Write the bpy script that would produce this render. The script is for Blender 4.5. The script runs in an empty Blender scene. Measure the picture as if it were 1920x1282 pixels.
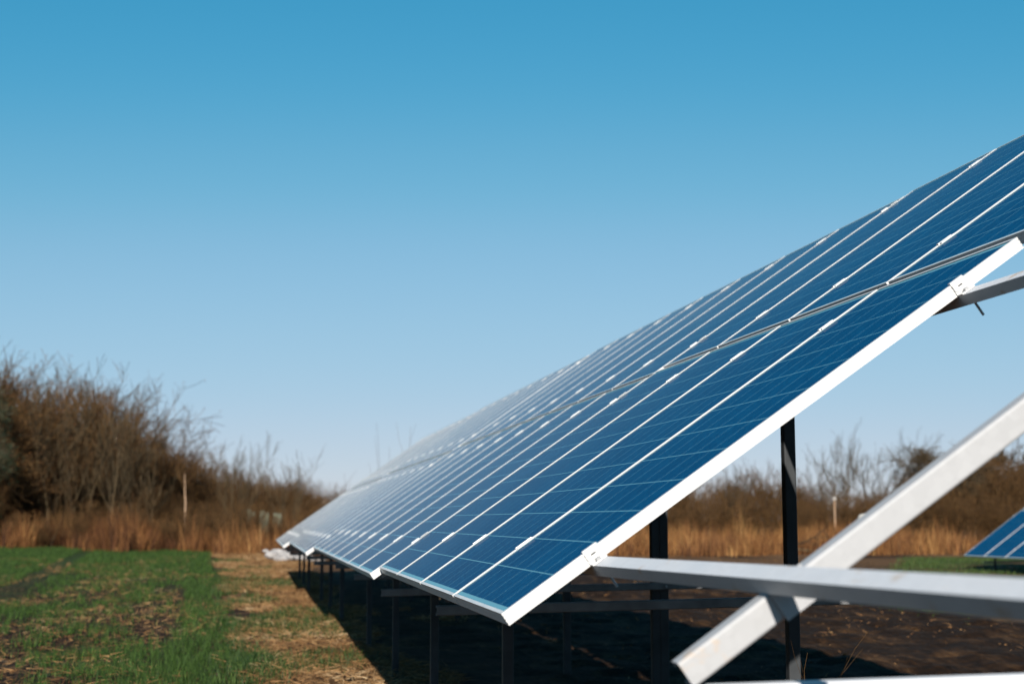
import bpy, math, random
import numpy as np
from mathutils import Vector, Matrix

R = math.radians
random.seed(7)
rng = np.random.default_rng(7)
scene = bpy.context.scene
COL = scene.collection

# ------------------------------------------------------------------ camera, sky, sun
EYE = 1.22
YAW, PITCH = 0.1767, 0.1249
cam_data = bpy.data.cameras.new("camera")
cam = bpy.data.objects.new("camera", cam_data)
COL.objects.link(cam)
cam.location = (0, 0, EYE)
cam.rotation_euler = (math.pi / 2 + PITCH, 0, -YAW)
cam_data.lens = 50.0
cam_data.sensor_width = 36.0
cam_data.sensor_fit = 'HORIZONTAL'
cam_data.clip_start = 0.05
cam_data.clip_end = 6000
cam_data.dof.use_dof = True
cam_data.dof.focus_distance = 5.6
cam_data.dof.aperture_fstop = 3.2
scene.camera = cam

SUN = Vector((-0.38, -2.0, 1.0)).normalized()
world = bpy.data.worlds.new("World")
scene.world = world
world.use_nodes = True
wn = world.node_tree
wn.nodes.clear()
wo = wn.nodes.new('ShaderNodeOutputWorld')
wb = wn.nodes.new('ShaderNodeBackground')
sky = wn.nodes.new('ShaderNodeTexSky')
sky.sky_type = 'NISHITA'
sky.sun_disc = False
sky.sun_elevation = math.asin(SUN.z)
sky.sun_rotation = math.atan2(SUN.x, SUN.y)
sky.altitude = 0
sky.air_density = 1.0
sky.dust_density = 0.0
sky.ozone_density = 6.0
# one tone curve per channel for the whole sky: the photograph's cyan-leaning grade
dim = wn.nodes.new('ShaderNodeVectorMath'); dim.operation = 'SCALE'; dim.inputs['Scale'].default_value = 0.085
cv = wn.nodes.new('ShaderNodeRGBCurve')
for ch, pts in enumerate((((0, 0), (.06, .02), (.105, .058), (.150, .145), (.209, .265), (.35, .40), (.518, .52), (1, .72)),
                          ((0, 0), (.10, .17), (.223, .335), (.41, .515), (.73, .64), (1, .74)),
                          ((0, 0), (.20, .32), (.449, .575), (.60, .67), (.693, .725), (.766, .75), (1, .80)))):
    c = cv.mapping.curves[ch]
    c.points[0].location = pts[0]; c.points[1].location = pts[-1]
    for p in pts[1:-1]: c.points.new(*p)
cv.mapping.update()
up = wn.nodes.new('ShaderNodeVectorMath'); up.operation = 'SCALE'; up.inputs['Scale'].default_value = 10.0
wb.inputs['Strength'].default_value = 0.05
cv.mapping.extend = 'HORIZONTAL'
wn.links.new(sky.outputs[0], dim.inputs[0])
wn.links.new(dim.outputs[0], cv.inputs['Color'])
wn.links.new(cv.outputs[0], up.inputs[0])
wn.links.new(up.outputs[0], wb.inputs['Color'])
wn.links.new(wb.outputs[0], wo.inputs['Surface'])

sd = bpy.data.lights.new("sun", 'SUN')
sd.energy = 5.0
sd.angle = R(0.5)
sd.color = (1.0, 0.93, 0.84)
so = bpy.data.objects.new("sun", sd)
COL.objects.link(so)
so.rotation_euler = SUN.to_track_quat('Z', 'Y').to_euler()

vs = scene.view_settings
vs.view_transform = 'Standard'
vs.look = 'None'
vs.exposure = 1.0
vs.gamma = 1.0
vs.use_curve_mapping = False


# ------------------------------------------------------------------ helpers
def tag(o, label=None, cat=None, group=None, kind=None):
    if label: o['label'] = label
    if cat: o['category'] = cat
    if group: o['group'] = group
    if kind: o['kind'] = kind
    return o


def link(name, mesh, mats=None, parent=None, loc=None, rot=None):
    o = bpy.data.objects.new(name, mesh)
    COL.objects.link(o)
    if mats is not None and not mesh.materials:
        for m in (mats if isinstance(mats, (list, tuple)) else [mats]):
            mesh.materials.append(m)
    if parent: o.parent = parent
    if loc is not None: o.location = loc
    if rot is not None: o.rotation_euler = rot
    return o


def empty(name, loc):
    o = bpy.data.objects.new(name, None)
    COL.objects.link(o)
    o.location = loc
    o.empty_display_size = 0.2
    return o


class MB:
    """collects polygons for one mesh"""
    def __init__(self):
        self.v, self.f, self.uv, self.mi = [], [], [], []

    def add(self, verts, faces, mi=0, uvs=None):
        b = len(self.v)
        self.v += [tuple(p) for p in verts]
        self.f += [tuple(i + b for i in f) for f in faces]
        self.mi += [mi] * len(faces)
        if uvs: self.uv += uvs
        return self

    def box(self, x0, y0, z0, x1, y1, z1, mi=0):
        v = [(x0, y0, z0), (x1, y0, z0), (x1, y1, z0), (x0, y1, z0), (x0, y0, z1), (x1, y0, z1), (x1, y1, z1), (x0, y1, z1)]
        return self.add(v, [(0, 3, 2, 1), (4, 5, 6, 7), (0, 1, 5, 4), (1, 2, 6, 5), (2, 3, 7, 6), (3, 0, 4, 7)], mi)

    def sweep(self, outline, a, b, ex, ey, mi=0):
        """extrude a closed outline from point a to point b; outline coordinates run along ex, ey"""
        a, b, ex, ey = Vector(a), Vector(b), Vector(ex), Vector(ey)
        n = len(outline)
        v = [a + ex * p + ey * q for p, q in outline] + [b + ex * p + ey * q for p, q in outline]
        f = [(i, (i + 1) % n, n + (i + 1) % n, n + i) for i in range(n)]
        f += [tuple(range(n - 1, -1, -1)), tuple(range(n, 2 * n))]
        return self.add(v, f, mi)

    def cyl(self, a, b, r, n=10, mi=0):
        a, b = Vector(a), Vector(b)
        d = (b - a).normalized()
        t = d.orthogonal().normalized()
        s = d.cross(t)
        return self.sweep([(r * math.cos(2 * math.pi * i / n), r * math.sin(2 * math.pi * i / n)) for i in range(n)], a, b, t, s, mi)

    def mesh(self, name, recalc=True):
        m = bpy.data.meshes.new(name)
        m.from_pydata(self.v, [], self.f)
        if any(self.mi):
            m.polygons.foreach_set('material_index', self.mi)
        if self.uv:
            u = m.uv_layers.new(name='UVMap')
            u.data.foreach_set('uv', [c for p in self.uv for c in p])
        if recalc:
            import bmesh
            bm = bmesh.new()
            bm.from_mesh(m)
            bmesh.ops.recalc_face_normals(bm, faces=bm.faces)
            bm.to_mesh(m)
            bm.free()
        m.update()
        return m


def np_mesh(name, V, F, corners, mi=None, col=None):
    """mesh from arrays; every face has the same number of corners; col: one value pair per face stored as an attribute"""
    m = bpy.data.meshes.new(name)
    V = np.asarray(V, dtype=np.float32).reshape(-1, 3)
    F = np.asarray(F, dtype=np.int32).reshape(-1, corners)
    m.vertices.add(len(V))
    m.vertices.foreach_set('co', V.ravel())
    m.loops.add(F.size)
    m.loops.foreach_set('vertex_index', F.ravel())
    m.polygons.add(len(F))
    m.polygons.foreach_set('loop_start', np.arange(0, F.size, corners, dtype=np.int32))
    if mi is not None:
        m.polygons.foreach_set('material_index', np.asarray(mi, dtype=np.int32))
    if col is not None:
        at = m.attributes.new('tint', 'FLOAT', 'FACE')
        at.data.foreach_set('value', np.asarray(col, dtype=np.float32))
    m.update(calc_edges=True)
    return m


# ------------------------------------------------------------------ materials
def mat(name):
    m = bpy.data.materials.new(name)
    m.use_nodes = True
    nt = m.node_tree
    bs = nt.nodes['Principled BSDF']
    return m, nt, bs


def N(nt, t, **kw):
    n = nt.nodes.new(t)
    for k, v in kw.items():
        if k in n.inputs:
            n.inputs[k].default_value = v
        else:
            setattr(n, k, v)
    return n


def ramp(nt, stops, fac):
    r = nt.nodes.new('ShaderNodeValToRGB')
    e = r.color_ramp.elements
    while len(e) < len(stops): e.new(0.5)
    for i, (p, c) in enumerate(stops):
        e[i].position = p
        e[i].color = (*c, 1) if len(c) == 3 else c
    nt.links.new(fac, r.inputs[0])
    return r


def math_(nt, op, a, b=None, c=None, clamp=False):
    n = nt.nodes.new('ShaderNodeMath')
    n.operation = op
    n.use_clamp = clamp
    for i, x in enumerate((a, b, c)):
        if x is None: continue
        if isinstance(x, (int, float)): n.inputs[i].default_value = x
        else: nt.links.new(x, n.inputs[i])
    return n.outputs[0]


def mixc(nt, fac, a, b):
    n = nt.nodes.new('ShaderNodeMix')
    n.data_type = 'RGBA'
    for s, x in ((0, fac), (6, a), (7, b)):
        if isinstance(x, (int, float)): n.inputs[s].default_value = x
        elif isinstance(x, tuple): n.inputs[s].default_value = (*x, 1)
        else: nt.links.new(x, n.inputs[s])
    return n.outputs[2]


def make_aluminium():
    m, nt, bs = mat('anodised_aluminium')
    tc = N(nt, 'ShaderNodeNewGeometry')
    nz = N(nt, 'ShaderNodeTexNoise', Scale=9.0, Detail=4.0)
    nt.links.new(tc.outputs['Position'], nz.inputs['Vector'])
    r = ramp(nt, [(0.3, (0.44, 0.44, 0.44)), (0.7, (0.49, 0.49, 0.488))], nz.outputs[0])
    nt.links.new(r.outputs[0], bs.inputs['Base Color'])
    bs.inputs['Metallic'].default_value = 0.1
    bs.inputs['Specular IOR Level'].default_value = 0.3
    r2 = ramp(nt, [(0.3, (0.34,) * 3), (0.8, (0.48,) * 3)], nz.outputs[0])
    nt.links.new(r2.outputs[0], bs.inputs['Roughness'])
    return m


def make_steel(name='galvanised_steel', lo=(0.27, 0.273, 0.28), hi=(0.295, 0.298, 0.306)):
    m, nt, bs = mat(name)
    g = N(nt, 'ShaderNodeNewGeometry')
    vo = N(nt, 'ShaderNodeTexVoronoi', Scale=60.0)
    nt.links.new(g.outputs['Position'], vo.inputs['Vector'])
    nz = N(nt, 'ShaderNodeTexNoise', Scale=5.0, Detail=5.0)
    nt.links.new(g.outputs['Position'], nz.inputs['Vector'])
    base = ramp(nt, [(0.0, lo), (1.0, hi)], vo.outputs['Color'])
    rust = N(nt, 'ShaderNodeTexNoise', Scale=13.0, Detail=3.0)
    nt.links.new(g.outputs['Position'], rust.inputs['Vector'])
    rr = ramp(nt, [(0.63, (0, 0, 0)), (0.72, (0.75, 0.75, 0.75))], rust.outputs[0])
    c = mixc(nt, rr.outputs[0], base.outputs[0], (0.36, 0.25, 0.15))
    nt.links.new(c, bs.inputs['Base Color'])
    bs.inputs['Metallic'].default_value = 0.05
    bs.inputs['Specular IOR Level'].default_value = 0.25
    r2 = ramp(nt, [(0.3, (0.42,) * 3), (0.75, (0.62,) * 3)], nz.outputs[0])
    nt.links.new(r2.outputs[0], bs.inputs['Roughness'])
    return m


def under_glass(nt, bs):
    """anti-reflection glass over the cells: a mirror only at grazing angles"""
    g = N(nt, 'ShaderNodeNewGeometry')
    dt = nt.nodes.new('ShaderNodeVectorMath'); dt.operation = 'DOT_PRODUCT'
    nt.links.new(g.outputs['Incoming'], dt.inputs[0]); nt.links.new(g.outputs['Normal'], dt.inputs[1])
    c = math_(nt, 'ABSOLUTE', dt.outputs['Value'])
    w = math_(nt, 'MULTIPLY_ADD', math_(nt, 'EXPONENT', math_(nt, 'MULTIPLY', c, -25.0)), 1.0, 0.004)
    gl = N(nt, 'ShaderNodeBsdfGlossy')
    dn = N(nt, 'ShaderNodeTexNoise', Scale=3.0, Detail=6.0)
    nt.links.new(g.outputs['Position'], dn.inputs['Vector'])
    cr = ramp(nt, [(0.3, (0.06,) * 3), (0.8, (0.14,) * 3)], dn.outputs[0])
    nt.links.new(cr.outputs[0], gl.inputs['Roughness'])
    gl.inputs['Color'].default_value = (0.90, 0.97, 1.0, 1)
    mx = N(nt, 'ShaderNodeMixShader')
    nt.links.new(w, mx.inputs[0]); nt.links.new(bs.outputs[0], mx.inputs[1]); nt.links.new(gl.outputs[0], mx.inputs[2])
    # dust-toned film with sheen painted in: whitens far panels seen at grazing angles
    df = N(nt, 'ShaderNodeBsdfDiffuse')
    df.inputs['Color'].default_value = (0.38, 0.385, 0.385, 1)
    d2 = N(nt, 'ShaderNodeTexNoise', Scale=1.3, Detail=7.0, Roughness=0.65)
    nt.links.new(g.outputs['Position'], d2.inputs['Vector'])
    tau = ramp(nt, [(0.35, (0.07,) * 3), (0.65, (0.17,) * 3)], d2.outputs[0])
    dw = math_(nt, 'SUBTRACT', 1.0, math_(nt, 'EXPONENT', math_(nt, 'DIVIDE', math_(nt, 'MULTIPLY', tau.outputs[0], -0.00006), math_(nt, 'ADD', math_(nt, 'MULTIPLY', math_(nt, 'MULTIPLY', c, c), c), 0.000004))))
    m2 = N(nt, 'ShaderNodeMixShader')
    nt.links.new(dw, m2.inputs[0]); nt.links.new(mx.outputs[0], m2.inputs[1]); nt.links.new(df.outputs[0], m2.inputs[2])
    nt.links.new(m2.outputs[0], nt.nodes['Material Output'].inputs['Surface'])


def make_cell():
    """blue polycrystalline cell under glass: three printed busbars, crystal mottling"""
    m, nt, bs = mat('solar_cell')
    uv = N(nt, 'ShaderNodeUVMap')
    sx = N(nt, 'ShaderNodeSeparateXYZ')
    nt.links.new(uv.outputs[0], sx.inputs[0])
    bars = None
    for p in (0.17, 0.5, 0.83):
        d = math_(nt, 'ABSOLUTE', math_(nt, 'SUBTRACT', sx.outputs[1], p))
        b = math_(nt, 'LESS_THAN', d, 0.0062)
        bars = b if bars is None else math_(nt, 'MAXIMUM', bars, b)
    g = N(nt, 'ShaderNodeNewGeometry')
    vo = N(nt, 'ShaderNodeTexVoronoi', Scale=95.0)
    nt.links.new(g.outputs['Position'], vo.inputs['Vector'])
    nz = N(nt, 'ShaderNodeTexNoise', Scale=2.4, Detail=2.0)
    nt.links.new(g.outputs['Position'], nz.inputs['Vector'])
    c1 = ramp(nt, [(0.0, (0.0, 0.030, 0.088)), (1.0, (0.0001, 0.047, 0.122))], vo.outputs['Color'])
    c2 = ramp(nt, [(0.3, (0.85, 0.9, 0.92)), (0.7, (1.1, 1.08, 1.05))], nz.outputs[0])
    mu = nt.nodes.new('ShaderNodeMix'); mu.data_type = 'RGBA'; mu.blend_type = 'MULTIPLY'
    mu.inputs[0].default_value = 1.0
    nt.links.new(c1.outputs[0], mu.inputs[6]); nt.links.new(c2.outputs[0], mu.inputs[7])
    c = mixc(nt, bars, mu.outputs[2], (0.015, 0.10, 0.165))
    nt.links.new(c, bs.inputs['Base Color'])
    bs.inputs['Roughness'].default_value = 0.5
    bs.inputs['Specular IOR Level'].default_value = 0.0
    under_glass(nt, bs)
    return m


def make_backsheet():
    m, nt, bs = mat('backsheet_under_glass')
    bs.inputs['Base Color'].default_value = (0.085, 0.23, 0.30, 1)
    bs.inputs['Roughness'].default_value = 0.5
    bs.inputs['Specular IOR Level'].default_value = 0.0
    under_glass(nt, bs)
    return m


def simple(name, c, rough=0.8, metal=0.0, var=0.25, scale=8.0):
    m, nt, bs = mat(name)
    g = N(nt, 'ShaderNodeNewGeometry')
    nz = N(nt, 'ShaderNodeTexNoise', Scale=scale, Detail=5.0)
    nt.links.new(g.outputs['Position'], nz.inputs['Vector'])
    r = ramp(nt, [(0.3, tuple(x * (1 - var) for x in c)), (0.7, tuple(min(1, x * (1 + var)) for x in c))], nz.outputs[0])
    nt.links.new(r.outputs[0], bs.inputs['Base Color'])
    bs.inputs['Roughness'].default_value = rough
    bs.inputs['Metallic'].default_value = metal
    bs.inputs['Specular IOR Level'].default_value = 0.15
    return m


def tinted(name, stops, rough=0.75, trans=0.0):
    """colour picked per blade / leaf / twig from its own tint value"""
    m, nt, bs = mat(name)
    at = N(nt, 'ShaderNodeAttribute', attribute_name='tint')
    r = ramp(nt, stops, at.outputs['Fac'])
    nt.links.new(r.outputs[0], bs.inputs['Base Color'])
    bs.inputs['Roughness'].default_value = rough
    bs.inputs['Specular IOR Level'].default_value = 0.25
    if trans:
        tr = N(nt, 'ShaderNodeBsdfTranslucent')
        nt.links.new(r.outputs[0], tr.inputs['Color'])
        mx = N(nt, 'ShaderNodeMixShader')
        mx.inputs[0].default_value = trans
        nt.links.new(bs.outputs[0], mx.inputs[1]); nt.links.new(tr.outputs[0], mx.inputs[2])
        nt.links.new(mx.outputs[0], nt.nodes['Material Output'].inputs['Surface'])
    return m


M_ALU = make_aluminium()
M_STEEL = make_steel()
M_RAIL = make_steel('pale_galvanised_rail', (0.44, 0.445, 0.46), (0.475, 0.48, 0.495))  # paler tone than the rafter steel
M_POST = simple('shade_darkened_steel', (0.032, 0.035, 0.038), 0.6, 0.1, .3, 6)  # shade under the array is put into the posts' colour
M_TIE = simple('shade_toned_tie', (0.13, 0.132, 0.135), 0.6, 0.0, .25, 9)  # darkened copy of the steel: array's shade painted into the ties
M_CELL = make_cell()
M_BACK = make_backsheet()
M_WHEAT = tinted('wheat_leaf', [(0.0, (0.008, 0.020, 0.003)), (0.5, (0.018, 0.042, 0.006)), (1.0, (0.060, 0.115, 0.018))], 0.7, 0.25)
M_STRAW = tinted('dry_straw', [(0.0, (0.0576, 0.0259, 0.0094)), (0.4, (0.1584, 0.0792, 0.0288)), (0.8, (0.2736, 0.1584, 0.0684)), (1.0, (0.3960, 0.2880, 0.1656))], 0.8, 0.15)
M_REED = tinted('dry_reed', [(0.0, (0.022, 0.008, 0.003)), (0.35, (0.095, 0.036, 0.011)), (0.7, (0.22, 0.098, 0.030)), (1.0, (0.38, 0.215, 0.08))], 0.8, 0.2)
M_WEED = tinted('weed_leaf', [(0.0, (0.0090, 0.0225, 0.0053)), (0.7, (0.0263, 0.0562, 0.0105)), (1.0, (0.0675, 0.0975, 0.0225))], 0.6, 0.2)
M_TWIG = tinted('bare_twig', [(0.0, (0.013, 0.007, 0.002)), (0.5, (0.050, 0.025, 0.007)), (1.0, (0.125, 0.066, 0.020))], 0.85)
M_TWIG_GREY = tinted('grey_twig', [(0.0, (0.018, 0.012, 0.005)), (0.5, (0.044, 0.030, 0.014)), (1.0, (0.092, 0.064, 0.032))], 0.85)
M_LEAF = tinted('rusty_leaf', [(0.0, (0.0450, 0.0188, 0.0075)), (0.5, (0.1125, 0.0465, 0.0150)), (1.0, (0.1650, 0.0900, 0.0300))], 0.8, 0.25)
M_IVY = tinted('ivy_leaf', [(0.0, (0.0096, 0.0176, 0.0096)), (1.0, (0.0280, 0.0480, 0.0240))], 0.6, 0.1)
M_BARK = simple('bark', (0.07, 0.045, 0.03), 0.9, scale=20)
M_PALE_BARK = simple('pale_bark', (0.30, 0.20, 0.13), 0.9, scale=20)
M_STONE = simple('white_stone', (0.2520, 0.2380, 0.2310), 0.8, var=0.3, scale=3)
M_WALL = simple('pale_plaster', (0.3500, 0.3220, 0.2940), 0.8, var=0.1)
M_ROOF = simple('grey_roof', (0.2, 0.19, 0.18), 0.8)
M_GLASSDARK = simple('dark_window', (0.03, 0.03, 0.035), 0.2)
M_GREENPALE = simple('pale_green_sheet', (0.0720, 0.0780, 0.0540), 0.6)
M_WHITE = simple('white_enamel', (0.3150, 0.3000, 0.2700), 0.5, var=0.08)


# ------------------------------------------------------------------ ground
EDGE0, EDGE_S = 0.22, -0.0345            # right edge of the wheat: X = EDGE0 + EDGE_S * Y


def smooth_noise(x, y, s, seed):
    """cheap value noise on arrays"""
    def h(i, j):
        n = np.sin(i * 127.1 + j * 311.7 + seed * 74.7) * 43758.5453
        return n - np.floor(n)
    x, y = x / s, y / s
    i, j = np.floor(x), np.floor(y)
    u, v = x - i, y - j
    u, v = u * u * (3 - 2 * u), v * v * (3 - 2 * v)
    return (h(i, j) * (1 - u) + h(i + 1, j) * u) * (1 - v) + (h(i, j + 1) * (1 - u) + h(i + 1, j + 1) * u) * v


def ground_z(x, y):
    x, y = np.asarray(x, float), np.asarray(y, float)
    near = np.clip(1.4 - np.hypot(x, y) / 90.0, 0, 1)
    z = (smooth_noise(x, y, 2.3, 1) - 0.5) * 0.07 + (smooth_noise(x, y, 0.6, 2) - 0.5) * 0.035 + (smooth_noise(x, y, 0.17, 3) - 0.5) * 0.016
    clod = np.clip((x - 1.6) * .8, 0, 1) * np.clip((11 - x) * .4, 0, 1)
    z += clod * ((smooth_noise(x, y, .31, 5) - .5) * .07 + (smooth_noise(x, y, .13, 6) - .5) * .035)
    return z * near


def graded(a, b, inner0, inner1, step, grow):
    pts = list(np.arange(inner0, inner1, step))
    s, p = step, inner1
    while p < b: pts.append(p); s *= grow; p += s
    pts.append(b)
    s, p = step, inner0
    left = []
    while p > a: s *= grow; p -= s; left.append(max(p, a))
    return np.array(sorted(set(left + pts)))


gx = graded(-1500, 1500, -4, 10, 0.10, 1.06)
gy = graded(-200, 3500, 5, 24, 0.11, 1.045)
GX, GY = np.meshgrid(gx, gy)
GZ = ground_z(GX, GY)
nx, ny = len(gx), len(gy)
idx = np.arange(nx * ny).reshape(ny, nx)
GF = np.stack([idx[:-1, :-1], idx[:-1, 1:], idx[1:, 1:], idx[1:, :-1]], -1)
gm = np_mesh('ground', np.stack([GX, GY, GZ], -1), GF, 4)
gm.polygons.foreach_set('use_smooth', [True] * len(gm.polygons))


def make_ground_mat():
    m, nt, bs = mat('field_ground')
    g = N(nt, 'ShaderNodeNewGeometry')
    P = g.outputs['Position']
    sp = N(nt, 'ShaderNodeSeparateXYZ')
    nt.links.new(P, sp.inputs[0])

    def noise(s, d=6.0, r=0.6):
        n = N(nt, 'ShaderNodeTexNoise', Scale=s, Detail=d, Roughness=r)
        nt.links.new(mp.outputs[0], n.inputs['Vector'])
        return n.outputs[0]
    mp = N(nt, 'ShaderNodeMapping')
    mp.inputs['Scale'].default_value = (1, 0.4, 1)
    nt.links.new(P, mp.inputs['Vector'])
    big, mid, fine = noise(0.35), noise(2.2), noise(16.0)
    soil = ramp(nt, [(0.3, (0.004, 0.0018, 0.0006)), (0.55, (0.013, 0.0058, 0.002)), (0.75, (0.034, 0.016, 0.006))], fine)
    dry = ramp(nt, [(0.25, (0.0338, 0.0150, 0.0060)), (0.5, (0.1050, 0.0525, 0.0210)), (0.75, (0.2025, 0.1162, 0.0525))], fine)
    green = ramp(nt, [(0.25, (0.007, 0.017, 0.003)), (0.55, (0.017, 0.040, 0.007)), (0.8, (0.034, 0.060, 0.013))], fine)
    # how far right of the wheat's edge (metres)
    right = math_(nt, 'SUBTRACT', sp.outputs[0], math_(nt, 'MULTIPLY_ADD', sp.outputs[1], EDGE_S, EDGE0))
    jag = math_(nt, 'MULTIPLY', math_(nt, 'SUBTRACT', mid, 0.5), 0.9)
    edge = math_(nt, 'MULTIPLY_ADD', math_(nt, 'ADD', right, jag), 3.0, 0.5, clamp=True)
    wheat_bg = mixc(nt, ramp(nt, [(0.5, (0, 0, 0)), (0.7, (.7, .7, .7))], mid).outputs[0], soil.outputs[0], green.outputs[0])
    wheat_bg = mixc(nt, ramp(nt, [(0.50, (0, 0, 0)), (0.62, (.55, .55, .55))], fine).outputs[0], wheat_bg, dry.outputs[0])
    far_wheat = math_(nt, 'MULTIPLY', math_(nt, 'SUBTRACT', sp.outputs[1], 18.0), 0.04, clamp=True)
    wheat_bg = mixc(nt, math_(nt, 'MULTIPLY', far_wheat, 0.75), wheat_bg, green.outputs[0])
    dry_patch = ramp(nt, [(0.40, (0, 0, 0)), (0.56, (1, 1, 1))], mid)
    dry_bg = mixc(nt, math_(nt, 'MULTIPLY', dry_patch.outputs[0], 0.85), soil.outputs[0], dry.outputs[0])
    c = mixc(nt, edge, wheat_bg, dry_bg)
    # bare dark soil right of the row, carried under it to deepen its shade
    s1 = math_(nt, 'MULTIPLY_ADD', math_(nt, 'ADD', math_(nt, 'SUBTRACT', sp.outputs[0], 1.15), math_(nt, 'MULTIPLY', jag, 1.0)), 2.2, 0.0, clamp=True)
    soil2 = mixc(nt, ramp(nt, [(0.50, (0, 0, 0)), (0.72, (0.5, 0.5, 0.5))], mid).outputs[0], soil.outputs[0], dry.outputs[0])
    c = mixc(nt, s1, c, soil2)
    # green strip further right
    s2 = math_(nt, 'MULTIPLY_ADD', math_(nt, 'ADD', math_(nt, 'SUBTRACT', sp.outputs[0], math_(nt, 'MULTIPLY_ADD', math_(nt, 'MAXIMUM', math_(nt, 'SUBTRACT', sp.outputs[1], 20.0), 0.0), 0.5, 9.1)), math_(nt, 'MULTIPLY', jag, 3.0)), 1.5, 0.0, clamp=True)
    gmix = mixc(nt, ramp(nt, [(0.42, (0, 0, 0)), (0.6, (1, 1, 1))], big).outputs[0], green.outputs[0], dry.outputs[0])
    c = mixc(nt, math_(nt, 'MULTIPLY', s2, 0.75), c, gmix)
    # beyond 42 m: dead grass
    s3 = math_(nt, 'MULTIPLY_ADD', math_(nt, 'ADD', math_(nt, 'SUBTRACT', sp.outputs[1], 43.0), math_(nt, 'MULTIPLY', jag, 10.0)), 0.3, 0.0, clamp=True)
    s3 = math_(nt, 'MULTIPLY', s3, math_(nt, 'MAXIMUM', edge, math_(nt, 'MULTIPLY_ADD', math_(nt, 'SUBTRACT', sp.outputs[1], 62.0), 0.3, 0.0, clamp=True)))
    s4 = math_(nt, 'MULTIPLY_ADD', math_(nt, 'ADD', math_(nt, 'SUBTRACT', sp.outputs[1], 30.0), math_(nt, 'MULTIPLY', jag, 12.0)), 0.12, 0.0, clamp=True)
    s4 = math_(nt, 'MULTIPLY', math_(nt, 'MULTIPLY', s4, s1), math_(nt, 'SUBTRACT', 1.0, s2))
    c = mixc(nt, math_(nt, 'MULTIPLY', s4, 0.7), c, dry.outputs[0])
    far = mixc(nt, ramp(nt, [(0.45, (0, 0, 0)), (0.6, (1, 1, 1))], big).outputs[0], dry.outputs[0], soil.outputs[0])
    c = mixc(nt, s3, c, far)
    nt.links.new(c, bs.inputs['Base Color'])
    bs.inputs['Roughness'].default_value = 0.95
    bs.inputs['Specular IOR Level'].default_value = 0.1
    bp = N(nt, 'ShaderNodeBump', Strength=0.9, Distance=0.04)
    nt.links.new(fine, bp.inputs['Height'])
    nt.links.new(bp.outputs[0], bs.inputs['Normal'])
    return m


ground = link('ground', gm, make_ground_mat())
tag(ground, kind='structure')

# ------------------------------------------------------------------ solar tables
W_PITCH, L_PAN, GAP = 1.0112, 1.9623, 0.045
W_PAN = 0.992
CP = 0.1587
X0, Y0, Z0 = 0.677, 3.963, EYE - 0.2566
TILT = 0.6089
T_FRAME = 0.040


def frame_mesh():
    prof = [(0, 0), (0, -.008), (.0013, -.009), (.0013, -.0115), (0, -.0125), (0, -.0195), (.0013, -.0205), (.0013, -.023), (0, -.024),
            (0, -.0305), (.0013, -.0315), (.0013, -.034), (0, -.035), (0, -T_FRAME), (.028, -T_FRAME), (.028, -T_FRAME + .0015),
            (.0032, -T_FRAME + .0015), (.0032, -.0015), (.012, -.0015), (.012, 0)]
    n = len(prof)
    mb = MB()
    v = []
    for (cx, cy, sx, sy) in ((0, 0, 1, 1), (L_PAN, 0, -1, 1), (L_PAN, W_PAN, -1, -1), (0, W_PAN, 1, -1)):
        v += [(cx + sx * d, cy + sy * d, z) for d, z in prof]
    f = []
    for c in range(4):
        a, b = c * n, ((c + 1) % 4) * n
        f += [(a + i, a + (i + 1) % n, b + (i + 1) % n, b + i) for i in range(n)]
    mb.add(v, f)
    return mb.mesh('panel_frame')


def cell_box(mb, x, y, s, mi=0):
    z0, z1 = -.0040, -.00325
    c = .0
    v = [(x, y, z0), (x + s, y, z0), (x + s, y + s, z0), (x, y + s, z0), (x, y, z1), (x + s, y, z1), (x + s, y + s, z1), (x, y + s, z1)]
    fs = [(4, 5, 6, 7), (0, 1, 5, 4), (1, 2, 6, 5), (2, 3, 7, 6), (3, 0, 4, 7)]
    uvs = [(0, 0), (1, 0), (1, 1), (0, 1)] + [(0, 0.3)] * 16
    mb.add(v, fs, mi, uvs)


CS = 0.1548
CELL_POS = [((L_PAN - 12 * CP) / 2 + i * CP + (CP - CS) / 2, (W_PAN - 6 * CP) / 2 + j * CP + (CP - CS) / 2) for i in range(12) for j in range(6)]
mb = MB(); cell_box(mb, 0, 0, CS); CELL_MESH = mb.mesh('cell', False); CELL_MESH.materials.append(M_CELL)
mb = MB()
for (cx, cy) in CELL_POS: cell_box(mb, cx, cy, CS)
GRID_MESH = mb.mesh('cell_grid', False); GRID_MESH.materials.append(M_CELL)
FRAME_MESH = frame_mesh(); FRAME_MESH.materials.append(M_ALU)
mb = MB(); mb.box(.0025, .0025, -.0085, L_PAN - .0025, W_PAN - .0025, -.0034)
PANEL_MESH = mb.mesh('laminate'); PANEL_MESH.materials.append(M_BACK)
mb = MB(); mb.box(.35, .38, -.028, .47, .61, -.0087); mb.cyl((.41, .38, -.018), (.41, .10, -.018), .003, 6); mb.cyl((.41, .61, -.018), (.41, .88, -.018), .003, 6)
M_BLACK = simple('black_plastic', (0.02, 0.02, 0.02), 0.5)
JBOX_MESH = mb.mesh('junction_box'); JBOX_MESH.materials.append(M_BLACK)


def add_panel(root, loc, rot, single_cells=False):
    p = link('solar_panel', PANEL_MESH, None, root, loc, rot)
    link('frame', FRAME_MESH, None, p)
    link('junction_box', JBOX_MESH, None, p)
    if single_cells:
        for (cx, cy) in CELL_POS:
            link('cell', CELL_MESH, None, p, (cx, cy, 0))
    else:
        tag(link('cells', GRID_MESH, None, p), kind='stuff')
    return p


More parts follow.
